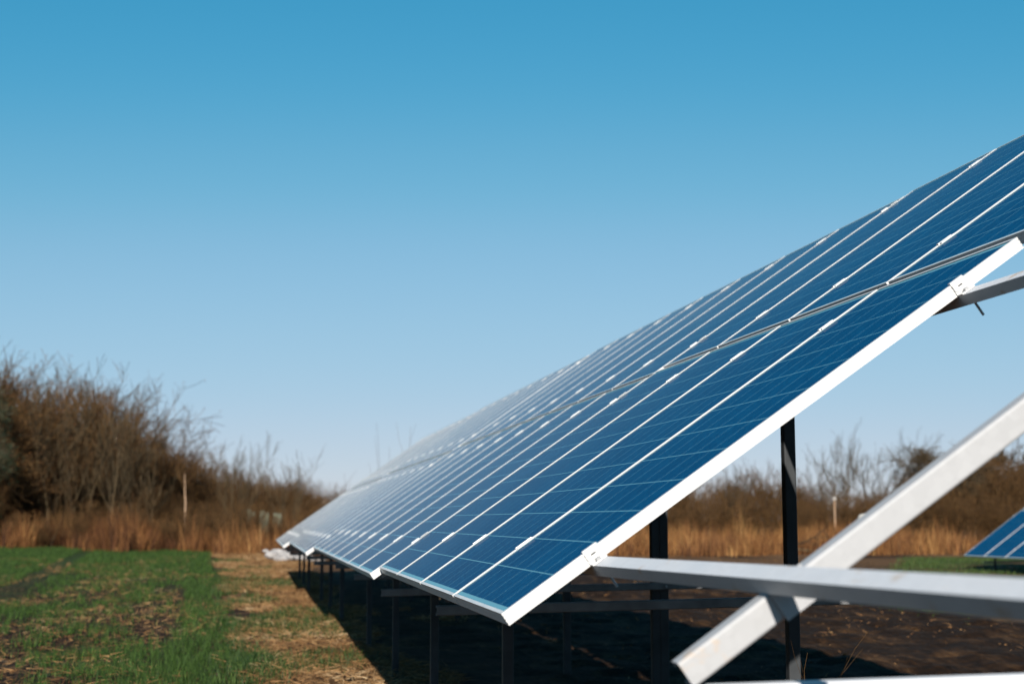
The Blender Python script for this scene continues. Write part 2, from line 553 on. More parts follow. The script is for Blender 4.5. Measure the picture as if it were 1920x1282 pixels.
def mid_clamp_mesh():
    mb = MB()
    w, l = .0215, .034
    # a hat section: two wings on the frames' lips, a sunken web with the bolt between them
    o = [(-w, .0005), (-w, .0045), (-.0065, .0045), (-.0045, -.004), (.0045, -.004), (.0065, .0045), (w, .0045), (w, .0005), (.0088, .0005), (.0075, -.0065), (-.0075, -.0065), (-.0088, .0005)]
    mb.sweep(o, (-l, 0, 0), (l, 0, 0), (0, 1, 0), (0, 0, 1))
    mb.cyl((0, 0, -.004), (0, 0, .003), .0042, 6)
    mb.cyl((0, 0, -.004), (0, 0, -.085), .003, 6)
    return mb.mesh('mid_clamp')


def end_clamp_mesh():
    mb = MB()
    # plate hooked over the lip, pressed on the panel's side, foot on the purlin
    mb.box(-.025, -.0045, -.036, .025, -.0012, .0035)
    mb.box(-.025, -.0045, .0035, .025, .010, .0065)
    mb.box(-.025, -.034, -.0395, .025, -.0045, -.036)
    o = [(-.016, -.0295), (-.0245, -.022), (-.0245, -.005), (-.014, -.0), (.014, 0), (.0245, -.005), (.0245, -.022), (.016, -.0295)]
    mb.sweep([(x, z) for x, z in o], (0, -.0072, 0), (0, -.0045, 0), (1, 0, 0), (0, 0, 1))
    m = mb.mesh('end_clamp')
    return m


def bolt_mesh():
    mb = MB()
    mb.cyl((0, 0, -.036), (0, 0, -.029), .0085, 6)
    mb.cyl((0, 0, -.128), (0, 0, -.036), .0042, 8)
    return mb.mesh('clamp_bolt')


MID_CLAMP = mid_clamp_mesh(); MID_CLAMP.materials.append(M_ALU)
END_CLAMP = end_clamp_mesh(); END_CLAMP.materials.append(M_ALU)
CLAMP_BOLT = bolt_mesh(); CLAMP_BOLT.materials.append(M_STEEL)
mb = MB(); mb.box(-.008, -.0078, -.0165, .008, -.0072, -.0125); SLOT = mb.mesh('slot'); SLOT.materials.append(M_BLACK)


def rounded_c(w, h, t=.003, r=.007):
    """C section: outer w x h with rounded outer corners, open on the +x side"""
    pts = []
    for cx, cy, a0 in ((r, r, 180), (r, h - r, 90)):
        pass
    out = [(w, 0)]
    for a in (270, 247, 225, 202, 180):
        out.append((r + r * math.cos(R(a)), r + r * math.sin(R(a))))
    for a in (180, 157, 135, 112, 90):
        out.append((r + r * math.cos(R(a)), h - r + r * math.sin(R(a))))
    out += [(w, h), (w, h - .012), (w - t, h - .012), (w - t, h - t), (t * 1.6, h - t), (t, h - t * 1.6), (t, t * 1.6), (t * 1.6, t), (w - t, t), (w - t, .012), (w, .012)]
    return out


def add_table(label, t=(0, 0, 0), dtilt=0.0, k_low=(0, 8), k_up=(0, 8), frames=(), purlin_y=None, single=(), group='solar tables standing in rows',
              bend=False, ground_drop=0.0):
    tilt = TILT + dtilt
    ct, st = math.cos(tilt), math.sin(tilt)
    O = Vector((X0 + t[0], Y0 + t[1], Z0 + t[2]))
    ax, an = Vector((ct, 0, st)), Vector((-st, 0, ct))
    root = empty('solar_table', (O.x, O.y + k_low[0] * W_PITCH, 0))
    tag(root, label, 'solar array', group)
    base = root.location.copy()
    rot = (0, -tilt, 0)

    def P(u, y, n):                       # world point -> local to root
        return O + ax * u + Vector((0, y, 0)) + an * n - base
    for tier, (k0, k1) in enumerate((k_low, k_up)):
        for k in range(k0, k1):
            add_panel(root, P(tier * (L_PAN + GAP), k * W_PITCH, 0), rot, single_cells=(tier, k) in single)
        for u in ((.31, 1.71) if tier == 0 else (.30, 1.80)):
            U = u + tier * (L_PAN + GAP)
            for k in range(k0 + 1, k1):
                c = link('mid_clamp', MID_CLAMP, None, root, P(U, k * W_PITCH - (W_PITCH - W_PAN) / 2, 0), rot)
            c = link('end_clamp', END_CLAMP, None, root, P(U, k0 * W_PITCH, 0), rot)
            link('bolt', CLAMP_BOLT, None, c, (0, -.022, 0)); link('slot', SLOT, None, c)
            c = link('end_clamp', END_CLAMP, None, root, P(U, k1 * W_PITCH - (W_PITCH - W_PAN), 0), (0, -tilt, 0))
            c.scale = (1, -1, 1)
            link('bolt', CLAMP_BOLT, None, c, (0, -.022, 0))
    # purlins (channels 45 x 38 mm running the length of the table, open below)
    pw, ph, tt = .045, .036, .0025
    hat = [(0, 0), (pw, 0), (pw, -ph), (pw - tt, -ph), (pw - tt, -tt), (tt, -tt), (tt, -ph), (0, -ph)]
    y0, y1 = purlin_y if purlin_y else (k_low[0] * W_PITCH - .03, k_low[1] * W_PITCH + .01)
    nP = -T_FRAME - .0005
    for i, u in enumerate((.31, 1.71, L_PAN + GAP + .30, L_PAN + GAP + 1.80)):
        mb = MB()
        if bend and i == 0:
            mb.sweep(hat, P(u - pw / 2, .02, nP), P(u - pw / 2, y1, nP), ax, an)
            mb.sweep(hat, P(u - pw / 2 + .155, y0, nP + .0), P(u - pw / 2, .018, nP), ax, an)
        else:
            mb.sweep(hat, P(u - pw / 2, y0, nP), P(u - pw / 2, y1, nP), ax, an)
        link('purlin', mb.mesh('purlin'), M_RAIL, root)
    # support frames
    nR = nP - ph - .001
    for fr in frames:
        y = fr['y'] - O.y
        g = {'front': 1.16, 'rear': 2.55, 'tie': 0.82, 'tie1': 3.15, 'tiez': 0.0, 'fw': .050, 'rw': .060}
        g.update(fr)
        sh = t[0]
        if g.get('rafter', True):
            sec = [(a, b) for a, b in rounded_c(.042, .058)]
            mb = MB()
            mb.sweep(sec, P(g.get('ru0', .09), y, nR - .058), P(g.get('ru1', 3.92), y, nR - .058), Vector((0, 1, 0)), an)
            link('rafter', mb.mesh('rafter'), M_STEEL, root)
        zt = O.z - 0.128 - 0.045 + g['tiez']
        if g.get('has_tie', True):
            mb = MB()
            a = Vector((g['tie'] + sh, fr['y'], zt)) - base
            b = Vector((g['tie1'] + sh, fr['y'], zt + .035)) - base
            mb.sweep(rounded_c(.040, .045), a + Vector((0, .002, 0)), b + Vector((0, .002, 0)), (0, 1, 0), (0, 0, 1))
            link('tie_beam', mb.mesh('tie_beam'), M_RAIL if fr['y'] < 4 else M_TIE, root)  # near tie keeps the pale tone, those under panels the shade-darkened one
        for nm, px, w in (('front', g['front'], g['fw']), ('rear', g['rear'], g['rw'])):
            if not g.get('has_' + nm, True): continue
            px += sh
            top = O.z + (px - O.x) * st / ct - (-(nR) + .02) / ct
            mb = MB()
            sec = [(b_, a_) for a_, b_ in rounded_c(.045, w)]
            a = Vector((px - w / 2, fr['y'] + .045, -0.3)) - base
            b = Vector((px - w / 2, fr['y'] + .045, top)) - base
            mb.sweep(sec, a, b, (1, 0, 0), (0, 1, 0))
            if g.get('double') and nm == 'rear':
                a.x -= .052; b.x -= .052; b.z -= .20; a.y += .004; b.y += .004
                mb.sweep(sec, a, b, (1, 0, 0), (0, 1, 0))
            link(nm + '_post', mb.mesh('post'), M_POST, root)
            # bolts through post and tie
            mb = MB()
            if g.get('has_tie', True):
                zc = zt + .035 * (px - g['tie'] - sh) / (g['tie1'] - g['tie']) + .022
                c0 = Vector((px, fr['y'] - .006, zc)) - base
                mb.cyl(c0, c0 + Vector((0, .02, 0)), .008, 6)
                link('bolt', mb.mesh('bolt'), M_STEEL, root)
        if g.get('bracket'):
            mb = MB()
            mb.box(0, -.004, -.075, .085, .0, -.0005)
            br = link('joint_bracket', mb.mesh('joint_bracket'), M_STEEL, root, P(.315, y - .003, nR + .012), rot)
            for bx, bz in ((.022, -.018), (.048, -.040)):
                mb = MB(); mb.cyl((bx, -.010, bz), (bx, -.004, bz), .0085, 6)
                link('bolt', mb.mesh('bolt'), M_STEEL, br)
    return root


T1 = add_table('nearest solar table, half built, bare rails and rafter running on past its last panel',
               k_low=(0, 4), k_up=(-4, 4), purlin_y=(-8.1, 4 * W_PITCH + .02), single=[(0, k) for k in range(4)], bend=True,
               frames=[dict(y=2.66, front=1.16, has_front=False, tie=.86, tie1=3.4, tiez=.072, bracket=True),
                       dict(y=-2.2, tie=.86, tie1=3.4), dict(y=6.54)])
T2 = add_table('second solar table from the camera, full of blue panels, just beyond the half built one',
               (-.049, .01 + 4 * W_PITCH, -.0345), .0, frames=[dict(y=8.9, double=True, rear=2.64), dict(y=11.4), dict(y=14.1)])
T3 = add_table('third solar table of the long row, pale with reflected sky, before the farthest one',
               (-.134, .02 + 12 * W_PITCH, -.094), .001, frames=[dict(y=17.2), dict(y=19.8), dict(y=22.5)])
T4 = add_table('farthest solar table of the long row, ending beside the pile of white stones',
               (-.235, .03 + 20 * W_PITCH, -.164), .001, frames=[dict(y=25.2), dict(y=27.8), dict(y=30.4)])
T5 = add_table('separate far solar table at the right edge, standing alone in short green grass',
               (16.78, 25.45, -.60), 0, k_low=(0, 4), k_up=(0, 4), frames=[dict(y=29.9), dict(y=32.7)])

# ------------------------------------------------------------------ blades: wheat, straw, reeds, weeds
def blades(name, px, py, h, w, lean, m, parts=2, flat=0.0, zoff=0.0, az=None, tint=None, corners=4):
    """many tapering bent blades in one mesh; px, py: roots, h: lengths, w: widths, lean: sideways reach / h"""
    n = len(px)
    az = rng.uniform(0, 2 * np.pi, n) if az is None else az
    dx, dy = np.cos(az), np.sin(az)
    turn = az + np.pi / 2 + rng.normal(0, .5, n)
    roll = rng.uniform(-1.2, 1.2, n) * flat
    wx, wy = np.cos(turn) * np.cos(roll) * w / 2, np.sin(turn) * np.cos(roll) * w / 2
    wz = np.sin(roll) * w / 2
    lift = rng.uniform(.008, .045, n) * flat
    rise = rng.uniform(0, .35, n) * flat
    z0 = ground_z(px, py) + zoff
    rings = []
    for s in np.linspace(0, 1, parts + 1):
        r = lean * h * (s ** 1.7)
        z = h * s * np.sqrt(np.clip(1 - (lean * s) ** 2 * .8, .02, 1))
        tw = (1 - s) * .85 + .15 if s < 1 else .12
        r = r * (1 - flat) + flat * h * s
        cx, cy, cz = px + dx * r, py + dy * r, z0 + z * (1 - flat) + lift + rise * h * s
        rings.append((np.stack([cx - wx * tw, cy - wy * tw, cz - wz * tw], -1), np.stack([cx + wx * tw, cy + wy * tw, cz + wz * tw], -1)))
    V = np.stack([p for r in rings for p in r], 1)          # n, 2(parts+1), 3
    m_ = 2 * (parts + 1)
    base = np.arange(n)[:, None] * m_
    F = np.concatenate([base + np.array([[2 * i, 2 * i + 1, 2 * i + 3, 2 * i + 2]]) for i in range(parts)], 1)
    tint = rng.uniform(0, 1, n) if tint is None else tint
    me = np_mesh(name, V.reshape(-1, 3), F.reshape(-1, 4), 4, col=np.repeat(tint, parts))
    return link(name, me, m)


def scatter(n, xa, xb, ya, yb, power=1.0):
    """points with more of them near ya"""
    y = ya + (yb - ya) * rng.uniform(0, 1, n) ** power
    x = rng.uniform(xa, xb, n)
    return x, y


def tufts(cx, cy, per, spread):
    k = np.repeat(np.arange(len(cx)), per)
    return cx[k] + rng.normal(0, spread, len(k)), cy[k] + rng.normal(0, spread, len(k)), k


# young wheat: X left of the edge, drilled in rows along Y
def wheat():
    n = 60000
    y = 8.5 + 58 * rng.uniform(0, 1, n) ** 1.9
    xe = EDGE0 + EDGE_S * y
    width = 2.6 + y * .24
    x = xe - rng.uniform(0, 1, n) ** 1.0 * width
    row = 0.15
    x = np.where(y < 40, xe - np.round((xe - x) / row) * row + rng.normal(0, .03, n), x)
    x += (smooth_noise(y, y * 0, .9, 15) - .5) * .12
    x += (smooth_noise(x * 0, y, .45, 17) - .5) * .22 * (rng.uniform(0, 1, n) < .8)
    d = xe - x
    dens = smooth_noise(x, y * .3, 1.0, 11) * .28 + smooth_noise(x, y * .35, .3, 12) * .34 + smooth_noise(x, y * .6, .09, 16) * .38
    dens += np.where(d < .5, .30, 0)                        # the thick last rows at the edge
    dens -= np.where((d > .6) & (d < 2.0) & (y < 34), .07, 0)     # straw-strewn band
    track = np.abs(x - (-4.0 - (y - 24) * .073)) < .30          # a wheel track
    dens -= np.where(track & (y < 60), .6, 0)
    dens += np.clip((y - 26) / 60, 0, .35)
    dens -= np.where(d < .12, .25 * smooth_noise(x, y, .5, 14), 0)
    k = dens + rng.normal(0, .06, n) > .505
    x, y = x[k], y[k]
    far = np.clip((y - 10) / 50, 0, 1)
    px, py, kk = tufts(x, y, 5, .022)
    f = far[kk]
    h = rng.uniform(.05, .12, len(px)) * (1 + .3 * f)
    o = blades('wheat', px, py, h, .005 + .010 * f, rng.uniform(.15, .75, len(px)), M_WHEAT, 2)
    tag(o, 'young green wheat growing in rows left of the dry grass strip', 'wheat', kind='stuff')


wheat()


def straw():
    # strewn over the wheat
    n = 24000
    y = 8.5 + 40 * rng.uniform(0, 1, n) ** 1.7
    xe = EDGE0 + EDGE_S * y
    x = xe - rng.uniform(0, 1, n) * (2.6 + y * .2)
    d = xe - x
    keep = smooth_noise(x, y * .3, .8, 21) + np.where((d > .6) & (d < 2.2), .25, -.05) > .55
    x1, y1 = x[keep], y[keep]
    # the dead grass strip between wheat and panels
    n = 90000
    y = 8.5 + 46 * rng.uniform(0, 1, n) ** 1.8
    xe = EDGE0 + EDGE_S * y
    x = xe + .05 + rng.uniform(0, 1, n) * (2.9 - xe)
    bare = smooth_noise(x, y * .35, .5, 22) + .25 * smooth_noise(x, y * .5, .2, 23) - np.clip((x - 1.0) * 1.6, 0, 1) + np.clip((x - xe - .35), -.35, .5) * .9 - .08
    keep = bare > .42
    x2, y2 = x[keep], y[keep]
    # litter on the dark soil at the right
    n = 6500
    y = 8.0 + 36 * rng.uniform(0, 1, n) ** 1.5
    x3 = 2.5 + rng.uniform(0, 1, n) * (5 + y * .25)
    keep = smooth_noise(x3, y, 1.2, 24) > .5
    x3, y3 = x3[keep], y[keep]
    X = np.concatenate([x1, x2, x3]); Y = np.concatenate([y1, y2, y3])
    n = len(X)
    far = np.clip((Y - 10) / 40, 0, 1)
    ln = rng.uniform(.025, .10, n) * (1 + .8 * far)
    kind3 = np.arange(n) >= len(x1) + len(x2)
    ln = np.where(kind3, ln * rng.uniform(.15, .8, n), ln)
    wd = rng.uniform(.002, .006, n) * (1 + 1.6 * far)
    wd = np.where(kind3, wd * rng.uniform(.6, 2.6, n), wd)
    lying = np.where(rng.uniform(0, 1, n) < .78, 1.0, 0.0)
    lean = np.where(rng.uniform(0, 1, n) < .5, .97, rng.uniform(.3, .8, n))
    ln = np.where(lying > .5, ln * 1.25, ln)
    wd = np.where(lying > .5, wd * 1.5, wd)
    tint = np.clip(smooth_noise(X, Y, .8, 25) * .5 + rng.uniform(0, 1, n) * .6 - kind3 * .25, 0, 1)
    o = blades('dry_grass', X, Y, ln, wd, lean, M_STRAW, 2, zoff=.004, tint=tint, flat=lying)
    tag(o, 'dead straw and dry grass littering the ground beside the panels', 'dry grass', kind='stuff')


straw()


def weeds():
    n = 1150
    y = 8.6 + 36 * rng.uniform(0, 1, n) ** 1.5
    xe = EDGE0 + EDGE_S * y
    x = xe + .02 + rng.uniform(0, 1, n) ** 1.3 * 1.5
    keep = (smooth_noise(x, y * .5, .7, 31) > .50) & (x < .98)
    x, y = x[keep], y[keep]
    px, py, k = tufts(x, y, 46, .085)
    h = rng.uniform(.04, .12, len(px)) * rng.uniform(.5, 1.4, len(x))[k]
    o = blades('weeds', px, py, h, rng.uniform(.005, .011, len(px)) * (1 + np.clip((py - 12) / 25, 0, 1)), rng.uniform(.3, .95, len(px)), M_WEED, 2)
    tag(o, 'low green weeds in clumps on the dry strip along the panels', 'weeds', kind='stuff')
    # short grass at the right around the far table
    n = 60000
    y = 15 + 29 * rng.uniform(0, 1, n) ** .9
    x = 9.0 + np.clip(y - 20, 0, 99) * .5 + rng.uniform(0, 1, n) ** 1.2 * 16 + rng.normal(0, .2, n)
    keep = smooth_noise(x, y, 2.4, 32) + rng.normal(0, .1, n) > .44
    x, y = x[keep], y[keep]
    o = blades('short_grass', x, y, rng.uniform(.04, .13, len(x)), .014, rng.uniform(.2, .9, len(x)), M_WEED, 2,
               tint=np.clip(rng.normal(.75, .25, len(x)), 0, 1))
    tag(o, 'short green grass beyond the bare soil at the right', 'grass', kind='stuff')


weeds()


def reeds():
    # left band in front of the thicket
    n = 60000
    x = rng.uniform(-20, 9, n)
    y = 54.5 + (x < -1.5) * ((-1.5 - x) * 1.3) + rng.uniform(0, 1, n) * 11
    y = np.where(x > -1.5, 50 + rng.uniform(0, 1, n) * 30, y)
    y += (smooth_noise(x, x * 0, 1.7, 45) - .5) * 5
    dens = smooth_noise(x, y, 2.6, 41) * .55 + smooth_noise(x, y, .8, 42) * .45
    keep = dens > .30
    x, y, dens = x[keep], y[keep], dens[keep]
    h = (.0 + 1.8 * dens ** 1.3) * rng.uniform(.35, 1.35, len(x))
    az = smooth_noise(x, y, 1.3, 47) * 9 + rng.normal(0, .7, len(x))
    o = blades('reeds', x, y, h, rng.uniform(.012, .035, len(x)), np.clip(smooth_noise(x, y, .9, 48) * 1.2 * rng.uniform(.2, 1.1, len(x)), .03, .98), M_REED, 3, az=az,
               tint=np.clip(dens * .25 + smooth_noise(x, y, 1.1, 49) * .75 + rng.normal(0, .2, len(x)) - .15, 0, 1))
    tag(o, 'tall rusty dead reeds between the wheat and the bare thicket', 'reeds', kind='stuff')
    n = 50000
    x = rng.uniform(12, 36, n)
    y = 47 + rng.uniform(0, 1, n) ** .8 * 22 + np.clip(x - 26, 0, 10) * 2.0
    dens = smooth_noise(x, y, 2.6, 43) * .6 + smooth_noise(x, y, .8, 44) * .4
    keep = dens > .36
    x, y, dens = x[keep], y[keep], dens[keep]
    h = (.0 + 1.55 * dens ** 1.3) * rng.uniform(.35, 1.35, len(x)) * np.clip(1.3 - (x - 24) * .08, .35, 1)
    az = smooth_noise(x, y, 1.3, 57) * 9 + rng.normal(0, .7, len(x))
    o = blades('tall_dry_grass', x, y, h, rng.uniform(.012, .032, len(x)), np.clip(smooth_noise(x, y, .9, 58) * 1.2 * rng.uniform(.2, 1.1, len(x)), .03, .98), M_REED, 3, az=az,
               tint=np.clip(dens * .25 + smooth_noise(x, y, 1.1, 59) * .7 + rng.normal(0, .2, len(x)) - .02, 0, 1))
    tag(o, 'tall orange dry grass behind the panels in front of the brown hedge', 'dry grass', kind='stuff')


reeds()

# ------------------------------------------------------------------ bare trees and shrubs
class Wood:
    """branches as three sided tapering tubes"""
    def __init__(self, rmin=.0085):
        self.rmin = rmin
        self.a, self.b, self.ra, self.rb, self.t = [], [], [], [], []

    def seg(self, a, b, ra, rb, t):
        ra, rb = max(ra, self.rmin), max(rb, self.rmin * .7)
        self.a.append(a); self.b.append(b); self.ra.append(ra); self.rb.append(rb); self.t.append(t)

    def mesh(self, name, sides=3):
        a, b = np.array(self.a), np.array(self.b)
        d = b - a
        d /= np.linalg.norm(d, axis=1, keepdims=True) + 1e-9
        ref = np.where(np.abs(d[:, 2:3]) > .9, np.array([[1., 0, 0]]), np.array([[0, 0, 1.]]))
        s = np.cross(d, ref); s /= np.linalg.norm(s, axis=1, keepdims=True) + 1e-9
        q = np.cross(d, s)
        ra, rb = np.array(self.ra)[:, None], np.array(self.rb)[:, None]
        V = []
        for base, r in ((a, ra), (b, rb)):
            for i in range(sides):
                an = 2 * np.pi * i / sides
                V.append(base + (s * np.cos(an) + q * np.sin(an)) * r)
        V = np.stack(V, 1)
        n = len(a)
        o = np.arange(n)[:, None] * 2 * sides
        F = np.concatenate([o + np.array([[i, (i + 1) % sides, sides + (i + 1) % sides, sides + i]]) for i in range(sides)], 1)
        return np_mesh(name, V.reshape(-1, 3), F.reshape(-1, 4), 4, col=np.repeat(np.array(self.t), sides))


def leaves_mesh(name, pts, size, rs):
    n = len(pts)
    pts = np.array(pts)
    u = rs.normal(0, 1, (n, 3)); u /= np.linalg.norm(u, axis=1, keepdims=True)
    w = rs.normal(0, 1, (n, 3)); w -= u * (u * w).sum(1, keepdims=True); w /= np.linalg.norm(w, axis=1, keepdims=True)
    s = rs.uniform(.5, 1.2, (n, 1)) * size
    V = np.stack([pts, pts + u * s + w * s * .4, pts + u * s * 2, pts + u * s - w * s * .4], 1)
    F = np.arange(4 * n).reshape(n, 4)
    return np_mesh(name, V.reshape(-1, 3), F, 4, col=rs.uniform(0, 1, n))


def grow(w_thick, w_thin, rs, p, d, length, r, depth, up, spread, kids, tips, thick_r=.018, tmul=1.0):
    segs = 4 if depth > 0 else 3
    q = np.array(p, float); d = np.array(d, float)
    pts = [q.copy()]
    t = float(np.clip(rs.normal(.5, .25), 0, 1)) * tmul
    for i in range(segs):
        d = d + rs.normal(0, .13, 3) + np.array([0, 0, up])
        d /= np.linalg.norm(d)
        q2 = q + d * length / segs
        r0, r1 = r * (1 - .75 * i / segs), r * (1 - .75 * (i + 1) / segs)
        (w_thick if r > thick_r else w_thin).seg(q, q2, r0, r1, t)
        q = q2
        pts.append(q.copy())
    tips.append(q)
    if depth > 0:
        for j in range(kids):
            f = rs.uniform(.25, 1.0)
            i = min(int(f * segs), segs - 1)
            b = pts[i] + (pts[i + 1] - pts[i]) * (f * segs - i)
            nd = d * .75 + rs.normal(0, spread, 3)
            nd /= np.linalg.norm(nd)
            grow(w_thick, w_thin, rs, b, nd, length * rs.uniform(.42, .68), r * .45, depth - 1, up, spread, kids, tips, thick_r, tmul)


def shrub_proto(seed, stems, height, spread, up, kids, depth, base_r, leaf_n=0, leaf_size=.03, dir_spread=.35, r0=.03):
    rs = np.random.default_rng(seed)
    thick, thin, tips = Wood(), Wood(), []
    for i in range(stems):
        a = rs.uniform(0, 2 * np.pi); rr = base_r * math.sqrt(rs.uniform(0, 1))
        p = np.array([math.cos(a) * rr, math.sin(a) * rr, -.1])
        d = np.array([math.cos(a) * dir_spread * rs.uniform(0, 1), math.sin(a) * dir_spread * rs.uniform(0, 1), 1.0])
        d /= np.linalg.norm(d)
        grow(thick, thin, rs, p, d, height * rs.uniform(.45, .8), r0 * rs.uniform(.7, 1.3), depth, up, spread, kids, tips)
    tm = thick.mesh('stems', 5)
    cm = thin.mesh('twigs')
    lm = None
    if leaf_n:
        tp = np.array(tips)
        k = rs.integers(0, len(tp), leaf_n)
        lm = leaves_mesh('leaves', tp[k] + rs.normal(0, .05, (leaf_n, 3)), leaf_size, rs)
    return tm, cm, lm


def tree_proto(seed, height, trunk_h, crown, r0=.11, up=.06, kids=6, depth=3):
    rs = np.random.default_rng(seed)
    thick, thin, tips = Wood(), Wood(), []
    q = np.array([0, 0, -.1]); d = np.array([rs.normal(0, .05), rs.normal(0, .05), 1.0])
    n = 8
    pts = [q]
    for i in range(n):
        d = d + np.array([rs.normal(0, .07), rs.normal(0, .07), 0]); d /= np.linalg.norm(d)
        q2 = q + d * height * .8 / n
        thick.seg(q, q2, r0 * (1 - .8 * i / n), r0 * (1 - .8 * (i + 1) / n), .4)
        q = q2; pts.append(q)
    for j in range(15):
        f = rs.uniform(trunk_h, 1) * n
        i = min(int(f), n - 1)
        b = pts[i] + (pts[i + 1] - pts[i]) * (f - i)
        a = rs.uniform(0, 2 * np.pi)
        nd = np.array([math.cos(a), math.sin(a), rs.uniform(.2, .9)]); nd /= np.linalg.norm(nd)
        grow(thick, thin, rs, b, nd, crown * rs.uniform(.7, 1.1) * (1.15 - .5 * f / n), r0 * .35, depth, up, .45, kids, tips)
    return thick.mesh('trunk', 6), thin.mesh('twigs'), np.array(tips)


def place(name, protos, loc, s, rz, label, cat, group=None, mats=(None, None, None), parts=('stems', 'twigs', 'leaves'), sz=None):
    root = empty(name, (loc[0], loc[1], 0))
    root.scale = (s, s, sz or s)
    root.rotation_euler = (0, 0, rz)
    tag(root, label, cat, group)
    for me, nm in zip(protos, parts):
        if me is not None:
            link(nm, me, None, root)
    return root


def with_mats(pr, ms):
    for me, m in zip(pr, ms):
        if me is not None: me.materials.append(m)
    return pr


# unit prototypes, about 4 m tall
def norm_h(pr, h=4.6):
    """scale a prototype so that its top stands at h"""
    z = np.concatenate([np.array([v.co.z for v in m.vertices]) for m in pr[:2] if m is not None])
    k = h / np.percentile(z, 99.0)
    for m in pr:
        if m is not None:
            m.transform(Matrix.Scale(k, 4))
    return pr


THICKET = [with_mats(shrub_proto(100 + i, 16, 4.6, .42, .05, 5, 3, .9, 3200, .038, .30, .032), (M_TWIG, M_TWIG, M_LEAF)) for i in range(3)]
SCRUB = [with_mats(shrub_proto(120 + i, 14, 4.4, .30, .09, 5, 3, .8, 700, .04, .22, .030), (M_TWIG_GREY, M_TWIG, M_LEAF)) for i in range(3)]
SHOOTS = [with_mats(shrub_proto(140 + i, 6, 5.2, .22, .12, 4, 3, .5, 0, .03, .22, .035), (M_TWIG_GREY, M_TWIG_GREY, None)) for i in range(2)]
for pr in THICKET + SCRUB: norm_h(pr)
for pr in SHOOTS: norm_h(pr, 5.5)


def tan_x(px, y):
    """lateral position (m) of something seen at a compass bearing, y metres along the row"""
    return y * math.tan(YAW + math.atan((px - 960) / 2689.0))


rr = random.Random(3)


def pick(px, table):
    for lim, text in table:
        if px < lim: return text


def left_where(px):
    return pick(px, ((40, 'around the ivy covered tree at the left edge'), (150, 'below the tall spreading bare tree'), (230, 'around the bare tree with steep shoots'),
                     (320, 'at the sloping right shoulder of the thicket'), (400, 'behind the slender pale trunk'), (490, 'under the thin bare sapling'),
                     (570, 'behind the pale green sheet fence'), (2000, 'by the small farm building')))


def right_where(px):
    return pick(px, ((1250, 'seen just above the nearest white frame edge'), (1460, 'left of the tall dark rear post'), (1560, 'just right of the tall dark rear post'),
                     (1680, 'around the pair of whip-like saplings'), (1800, 'below the rounded bare tree'), (1870, 'right of the diagonal rafter'), (3000, 'behind the far solar table')))


# left thicket: running away from the wheat field behind the reeds
left = []
for i in range(84):
    f = i / 83
    px = -130 + 800 * f + rr.uniform(-18, 18)
    y = 70 + 95 * f ** 1.5 + rr.uniform(-3, 6)
    top = np.interp(px, [-130, 0, 60, 150, 200, 260, 300, 345, 360, 420, 520, 600, 680], [650, 690, 715, 725, 742, 775, 825, 830, 860, 872, 885, 905, 915])
    hgt = (976 - top) / 2667 * y + EYE
    left.append((px, y, hgt * rr.uniform(.70, .94)))
for (px, y, hgt) in left:
    dense = rr.random() < .6
    pr = rr.choice(THICKET if dense else SCRUB)
    s = hgt / 4.6
    where = left_where(px)
    g = ('brown shrubs of the thicket ' if dense else 'grey bare scrub of the thicket ') + where
    lb = ('dense brown shrub with rusty leaves, ' if dense else 'bare upright scrub tree, ') + where
    place('shrub', pr, (tan_x(px, y), y), s, rr.uniform(0, 6), lb, 'shrub', g)
# lower filling bushes in front of the left thicket
for i in range(34):
    f = i / 33
    px = -120 + 760 * f + rr.uniform(-12, 12)
    y = 67 + 70 * f ** 1.5 + rr.uniform(-2, 2)
    place('shrub', rr.choice(THICKET), (tan_x(px, y), y), rr.uniform(.55, .85) * (1 - .25 * f), rr.uniform(0, 6),
          'low brown bush behind the reeds, ' + left_where(px), 'shrub', 'low bushes behind the reeds ' + left_where(px))
for i in range(26):
    px = -60 + 640 * i / 25 + rr.uniform(-10, 10)
    y = np.interp(px, [-60, 350, 400, 600], [70, 60, 57, 60]) + rr.uniform(-2, 3)
    place('bramble', rr.choice(THICKET + SCRUB[:1]), (tan_x(px, y), y), rr.uniform(.26, .46), rr.uniform(0, 6),
          'rusty bramble tangled in the reeds, ' + left_where(px), 'bramble', 'brambles in the reeds ' + left_where(px))
# tall twiggy trees standing out of the left thicket
for px, top, y, k, lb in ((110, 705, 72, 0, 'tall spreading bare tree rising out of the left part of the thicket'),
                          (195, 715, 74, 1, 'bare tree with steep upright shoots between the thicket trees at the left'),
                          (262, 765, 76, 0, 'smaller bare tree at the right shoulder of the tall thicket'),
                          (437, 812, 90, 1, 'thin bare sapling with long upright shoots above the low thicket'),
                          (545, 835, 105, 1, 'far thin sapling above the low end of the thicket')):
    hgt = ((976 - top) / 2667 * y + EYE) * .95
    place('sapling' if px > 400 else 'bare_tree', SHOOTS[k], (tan_x(px, y), y), hgt / 5.6, rr.uniform(0, 6), lb, 'tree', 'bare trees in the left thicket',
          parts=('trunk', 'crown', 'leaves'))

# ivy covered tree at the left edge
tm, cm, tips = tree_proto(201, 7.2, .25, 1.7, .13)
rs = np.random.default_rng(5)
k = rs.integers(0, len(tips), 9000)
lm = leaves_mesh('ivy', tips[k] + rs.normal(0, .16, (9000, 3)), .05, rs)
for me, m in ((tm, M_BARK), (cm, M_TWIG_GREY), (lm, M_IVY)): me.materials.append(m)
r_ = empty('ivy_tree', (tan_x(-45, 68), 68, 0)); r_.scale = (1.0, 1.0, 1.08)
tag(r_, 'dark tree grown over with green ivy at the left edge above the thicket', 'tree')
link('trunk', tm, None, r_); link('crown', cm, None, r_); link('ivy', lm, None, r_)

